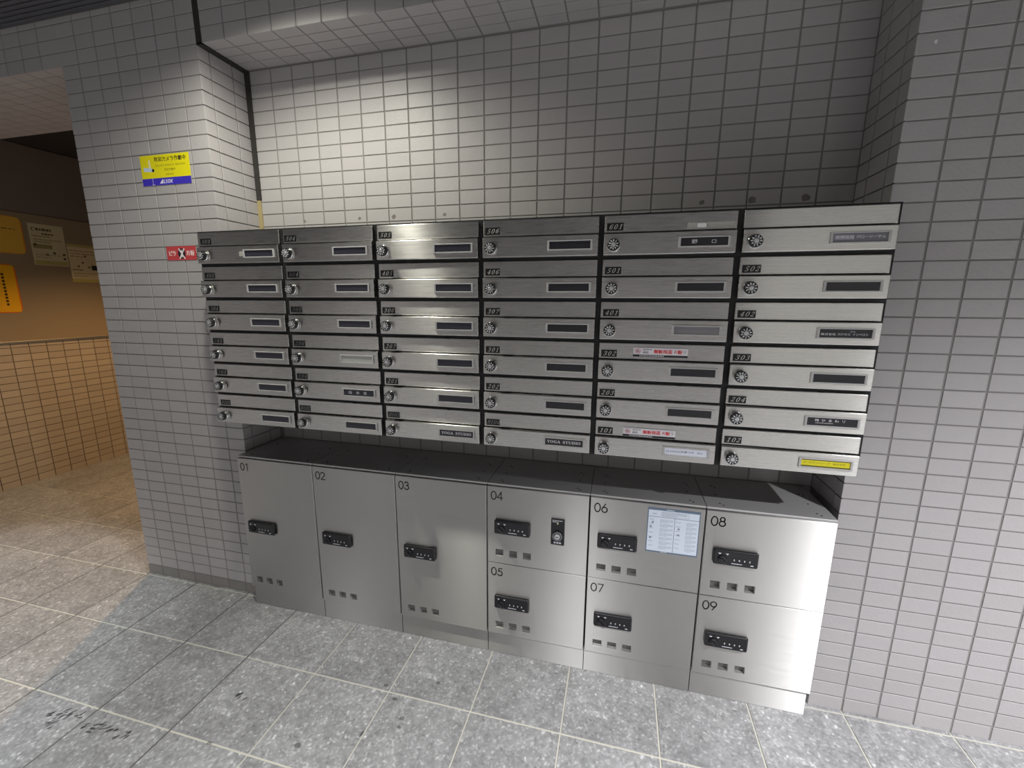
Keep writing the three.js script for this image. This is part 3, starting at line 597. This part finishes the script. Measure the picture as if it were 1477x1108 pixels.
{ // master cylinder lock on door 04
  const l = part('cylinder_lock', lockers[3], [1.3535 - (LX0 + LW * 3), 0.5485, LZ]);
  const tex = canvasTex(192, 400, (g) => {
    g.fillStyle = '#121217'; g.fillRect(0, 0, 192, 400); faintLines(g, 18, 22, 150, 2, 22, '#d8d8dc', 13);
    g.fillStyle = '#e9e6c8'; g.beginPath(); g.moveTo(80, 58); g.lineTo(112, 58); g.lineTo(96, 88); g.fill(); g.fillStyle = '#d6d6e0'; for (const x of [42, 82, 122]) g.fillRect(x, 356, 30, 26);
  });
  mesh('lock_plate', rbox(0.0475, 0.0985, 0.006, 0.002, 0, 0, 0.003), GLOSSBLACK, l);
  mesh('plate_print', atlasPlane(0.0455, 0.0965, 0, 0, 1, 1).translate(0, 0, 0.0062), std({ map: tex, roughness: 0.35 }), l);
  mesh('cylinder_ring', new THREE.LatheGeometry([[0.0105, 0.0], [0.0185, 0.0], [0.0185, 0.006], [0.0165, 0.0085], [0.0125, 0.0085], [0.0105, 0.006]].map((p) => new THREE.Vector2(...p)), 30).rotateX(Math.PI / 2), std({ color: lin(0.20, 0.20, 0.22), metalness: 0.8, roughness: 0.35 }), l, [0, -0.014, 0.0062]);
  mesh('key_cylinder', new THREE.LatheGeometry([[0.0, 0.0105], [0.0085, 0.0105], [0.0100, 0.009], [0.0100, 0.0]].map((p) => new THREE.Vector2(...p)), 26).rotateX(Math.PI / 2), PEWTER, l, [0, -0.014, 0.0062]);
  mesh('key_slot', rbox(0.010, 0.0028, 0.001, 0.0004, 0, 0, 0), INK, l, [0, -0.014, 0.0170]);
}
{ // instruction sheet taped to door 06
  const tex = canvasTex(640, 624, (g, w, h) => {
    g.fillStyle = '#64788f'; g.fillRect(0, 0, w, h); g.fillStyle = '#e3edfb'; g.fillRect(12, 30, w - 24, h - 50);
    faintLines(g, 230, 16, 160, 1, 16, '#dfe7f2', 10); faintLines(g, 190, h - 10, 130, 1, 16, '#dfe7f2', 8);
    g.strokeStyle = '#55606e'; g.lineWidth = 5; g.beginPath(); g.moveTo(12, 122); g.lineTo(w - 12, 122); g.moveTo(338, 122); g.lineTo(338, h - 22); g.stroke();
    faintLines(g, 60, 80, 90, 1, 12, '#8a93a0', 10); g.strokeStyle = '#8a93a0'; g.lineWidth = 3; g.strokeRect(172, 44, 330, 62); faintLines(g, 182, 58, 300, 3, 18, '#8a93a0', 7);
    for (const [x, y] of [[70, 200], [48, 262], [48, 420], [392, 262], [392, 345]]) { g.fillStyle = '#8089a3'; g.fillRect(x - 12, y - 12, 24, 24); }
    for (let k = 0; k < 7; k++) { faintLines(g, 32, 160 + k * 62, 80, 1, 12, '#8c95a4', 7); faintLines(g, 160, 158 + k * 62, 160, 3, 17, '#9aa4b4', 6); }
    for (let k = 0; k < 7; k++) { faintLines(g, 356, 170 + k * 60, 90, 1, 12, '#8c95a4', 6); faintLines(g, 480, 166 + k * 60, 130, 3, 17, '#9aa4b4', 6); }
  });
  const s = mesh('instruction_sheet', atlasPlane(0.1615, 0.158, 0, 0, 1, 1), std({ map: tex, roughness: 0.3 }), lockers[4], [1.7290 - (LX0 + LW * 4), 0.5995, LZ + 0.0006]);
  s.userData.label = 'blue-edged white instruction sheet';
}

// ------------------------------------------------------------------ stains: gum and scuffs on the floor, filled screw holes on the back wall
function blot(cx, cy, a, b, turn) {
  const s = new THREE.Shape(), n = 14;
  for (let i = 0; i < n; i++) { const t = i / n * Math.PI * 2, k = rr(0.72, 1.15), x = Math.cos(t) * a * k, y = Math.sin(t) * b * k, X = cx + x * Math.cos(turn) - y * Math.sin(turn), Y = cy + x * Math.sin(turn) + y * Math.cos(turn); i ? s.lineTo(X, Y) : s.moveTo(X, Y); }
  return new THREE.ShapeGeometry(s);
}
{
  const scuff = std({ color: lin(0.03, 0.03, 0.032), roughness: 0.7, transparent: true, opacity: 0.5 }), gum = std({ color: lin(0.07, 0.068, 0.066), roughness: 0.8, transparent: true, opacity: 0.38 });
  const onFloor = (g) => g.rotateX(-Math.PI / 2).translate(0, 0.0009, 0), marks = [];
  const centres = [[-0.21, 0.665], [-0.17, 0.655], [-0.135, 0.652], [-0.18, 0.688], [-0.045, 0.670], [-0.01, 0.660], [0.03, 0.652], [0.085, 0.662], [0.33, 0.456]];
  for (const [x, z] of centres) for (let k = 0; k < 6; k++) marks.push(blot(x + rr(-0.022, 0.022), -z - rr(-0.014, 0.014), rr(0.005, 0.013), rr(0.002, 0.0045), rr(0.2, 1.4)));
  mesh('scuff_marks', onFloor(mergeGeometries(marks)), scuff, floor).userData.kind = 'stuff';
  for (const [x, z, r] of [[0.791, 0.293, 0.009], [0.847, 0.335, 0.009], [0.903, 0.393, 0.010], [0.911, 0.423, 0.008], [0.964, 0.238, 0.008], [0.638, 0.552, 0.012], [0.371, 0.615, 0.009], [1.50, 0.245, 0.006]]) mesh('gum_stain', onFloor(blot(x, -z, r, r * 0.8, 0)), gum, floor);
  mesh('gum_stain', onFloor(blot(0.807, -0.470, 0.004, 0.013, -0.15)), scuff, floor);
  const rust = std({ color: lin(0.13, 0.085, 0.05), roughness: 0.8, transparent: true, opacity: 0.4 });
  for (const [x, r] of [[0.215, 0.004], [0.476, 0.005], [0.629, 0.007], [0.846, 0.005], [1.771, 0.006], [1.925, 0.009], [2.079, 0.009]]) mesh('rust_stain', blot(x, 1.667, r * 1.5, r * 1.3, 0.3).translate(0, 0, Z_B + 0.0009), rust, wallBack);
  mesh('paint_chip', blot(2.2536, 1.977, 0.0035, 0.0045, 0).translate(0, 0, 0.0009), std({ color: lin(0.8, 0.8, 0.8), roughness: 0.6 }), wallRight);
}

// ------------------------------------------------------------------ signs and posters
function flat(name, label, category, w, h, pos, tex, group, rotY = 0, corner = 0) {
  let geo;
  if (corner) {
    const s = new THREE.Shape(), a = w / 2, b = h / 2, r = corner;
    s.moveTo(-a + r, -b); s.lineTo(a - r, -b); s.quadraticCurveTo(a, -b, a, -b + r); s.lineTo(a, b - r); s.quadraticCurveTo(a, b, a - r, b); s.lineTo(-a + r, b); s.quadraticCurveTo(-a, b, -a, b - r); s.lineTo(-a, -b + r); s.quadraticCurveTo(-a, -b, -a + r, -b);
    geo = new THREE.ExtrudeGeometry(s, { depth: 0.001, bevelEnabled: false, curveSegments: 8 });
    const p = geo.attributes.position, uv = geo.attributes.uv; for (let i = 0; i < p.count; i++) uv.setXY(i, p.getX(i) / w + 0.5, p.getY(i) / h + 0.5);
  } else geo = atlasPlane(w, h, 0, 0, 1, 1);
  const m = mesh(name, geo, std({ map: tex, roughness: 0.45 }), null, pos, rotY);
  m.userData = { label, category }; if (group) m.userData.group = group; return m;
}
const signTex = canvasTex(640, 292, (g, w, h) => {
  g.fillStyle = '#efe31a'; g.fillRect(0, 0, w, h); g.fillStyle = '#4236c2'; g.fillRect(0, 222, w, 70); g.fillStyle = '#d9d8f0'; g.fillRect(134, 222, 5, 60); g.fillRect(122, 282, 40, 6);
  g.fillStyle = '#f3ead0'; g.beginPath(); g.moveTo(112, 44); g.lineTo(126, 44); g.lineTo(134, 116); g.lineTo(106, 116); g.fill();
  g.fillStyle = '#c9dcf2'; g.beginPath(); g.moveTo(34, 112); g.lineTo(140, 122); g.lineTo(150, 160); g.lineTo(32, 152); g.fill(); g.fillStyle = '#23243a'; g.beginPath(); g.arc(158, 146, 16, 0, 6.3); g.fill();
  writeGlyphs(g, '防犯カメラ作動中', 190, 20, 46, '#3a351a', 0.13, 1.13);
  g.fillStyle = '#8d8414'; g.font = '30px sans-serif'; g.fillText('Security camera in operation', 196, 112, 400);
  writeGlyphs(g, '防犯作動中', 310, 132, 26, '#8d8414', 0.1, 1.1); faintLines(g, 320, 192, 170, 1, 18, '#bfb41a', 14);
  g.save(); g.translate(230, 276); g.transform(1, 0, -0.2, 1, 0, 0); g.fillStyle = '#f4f3ff'; g.beginPath(); g.moveTo(-6, 0); g.lineTo(34, -46); g.lineTo(40, 0); g.fill(); g.font = 'bold 50px sans-serif'; g.fillText('LSOK', 42, 0, 140); g.restore();
});
flat('security_sign', 'yellow and blue security camera sign stuck on the left tiled pier', 'sign', 0.2445, 0.111, [-0.2355, 1.8402, 0.0016], signTex);
const redTex = canvasTex(384, 128, (g) => {
  g.fillStyle = '#cf4a4e'; g.fillRect(0, 0, 384, 128); writeGlyphs(g, 'ビラ', 22, 40, 48, '#f7e2df', 0.16, 1.05);
  g.fillStyle = '#2b2730'; g.beginPath(); g.arc(196, 68, 48, 0, 6.3); g.fill(); g.strokeStyle = '#f6eeee'; g.lineWidth = 15; g.beginPath(); g.moveTo(164, 26); g.lineTo(230, 112); g.moveTo(232, 26); g.lineTo(166, 112); g.moveTo(196, 40); g.lineTo(196, 96); g.stroke();
  writeGlyphs(g, 'お断', 256, 38, 50, '#f7e2df', 0.14, 1.1);
});
flat('warning_sticker', 'small red sticker with white characters at left edge of the mailboxes', 'sticker', 0.150, 0.054, [-0.2125, 1.5245, 0.0014], redTex);

const paperTex = (bg, draw) => canvasTex(256, 352, (g, w, h) => { g.fillStyle = bg; g.fillRect(0, 0, w, h); draw(g, w, h); });
const yellowTop = paperTex('#e0b24a', (g, w, h) => { g.strokeStyle = '#d98c33'; g.lineWidth = 14; g.strokeRect(0, 0, w, h); faintLines(g, 30, 120, 190, 2, 26, '#4a3a1a', 7); });
const yellowLow = paperTex('#f4b41c', (g, w, h) => { g.strokeStyle = '#e2701c'; g.lineWidth = 14; g.strokeRect(0, 0, w, h); g.fillStyle = '#3b2a10'; for (const x of [70, 130, 186]) for (let y = 60; y < 300; y += 24) g.fillRect(x, y + (x % 9), 12, 16); });
const newsA = paperTex('#cdc09b', (g, w) => { g.fillStyle = '#5d5236'; g.font = 'italic bold 44px serif'; g.fillText('C', 14, 60); faintLines(g, 50, 46, 190, 1, 22, '#5d5236', 20); faintLines(g, 90, 82, 150, 1, 20, '#5d5236', 14); faintLines(g, 14, 104, 230, 1, 14, '#8d8059', 8); faintLines(g, 24, 132, 210, 2, 20, '#a5976f', 12); g.fillStyle = '#93885a'; g.fillRect(12, 172, 140, 36); g.fillStyle = '#4d452c'; for (const [x, y] of [[20, 168], [150, 232], [222, 240], [95, 250], [222, 276]]) g.fillRect(x, y, 20, 18); faintLines(g, 20, 262, 200, 2, 22, '#a5976f', 8); g.fillStyle = '#b5a868'; g.fillRect(8, 310, w - 16, 36); });
const newsB = paperTex('#dcc79d', (g, w) => { g.fillStyle = '#b9a96b'; g.fillRect(0, 0, w, 26); faintLines(g, 14, 60, 220, 3, 26, '#a58a62', 9); g.fillStyle = '#6d5a3c'; for (const [x, y] of [[130, 96], [100, 160], [60, 196], [150, 200]]) g.fillRect(x, y, 18, 16); g.fillStyle = '#2e2a2a'; g.fillRect(180, 188, 60, 46); faintLines(g, 14, 236, 150, 1, 20, '#6d5a3c', 8); faintLines(g, 20, 270, 200, 2, 24, '#bb9a70', 9); g.fillStyle = '#c2b266'; g.fillRect(0, 322, w, 30); });
const PX = X_WEST + 0.0092, RY = Math.PI / 2, GP = 'papers pinned to the corridor board';
flat('poster', 'pale yellow round-cornered poster, uppermost on the corridor board', 'poster', 0.30, 0.255, [PX, 1.782, -0.705], yellowTop, GP, RY, 0.045);
flat('poster', 'bright orange-yellow round-cornered poster, lowest on the corridor board', 'poster', 0.30, 0.335, [PX, 1.412, -0.620], yellowLow, GP, RY, 0.04);
flat('newsletter', 'beige printed newsletter beside the pale yellow poster on the corridor board', 'paper', 0.208, 0.293, [PX, 1.735, -0.992], newsA, GP, RY);
flat('newsletter', 'cream printed newsletter on the corridor board, partly behind the tiled pier', 'paper', 0.205, 0.288, [PX + 0.0008, 1.620, -1.205], newsB, GP, RY);

renderer.render(scene, camera);
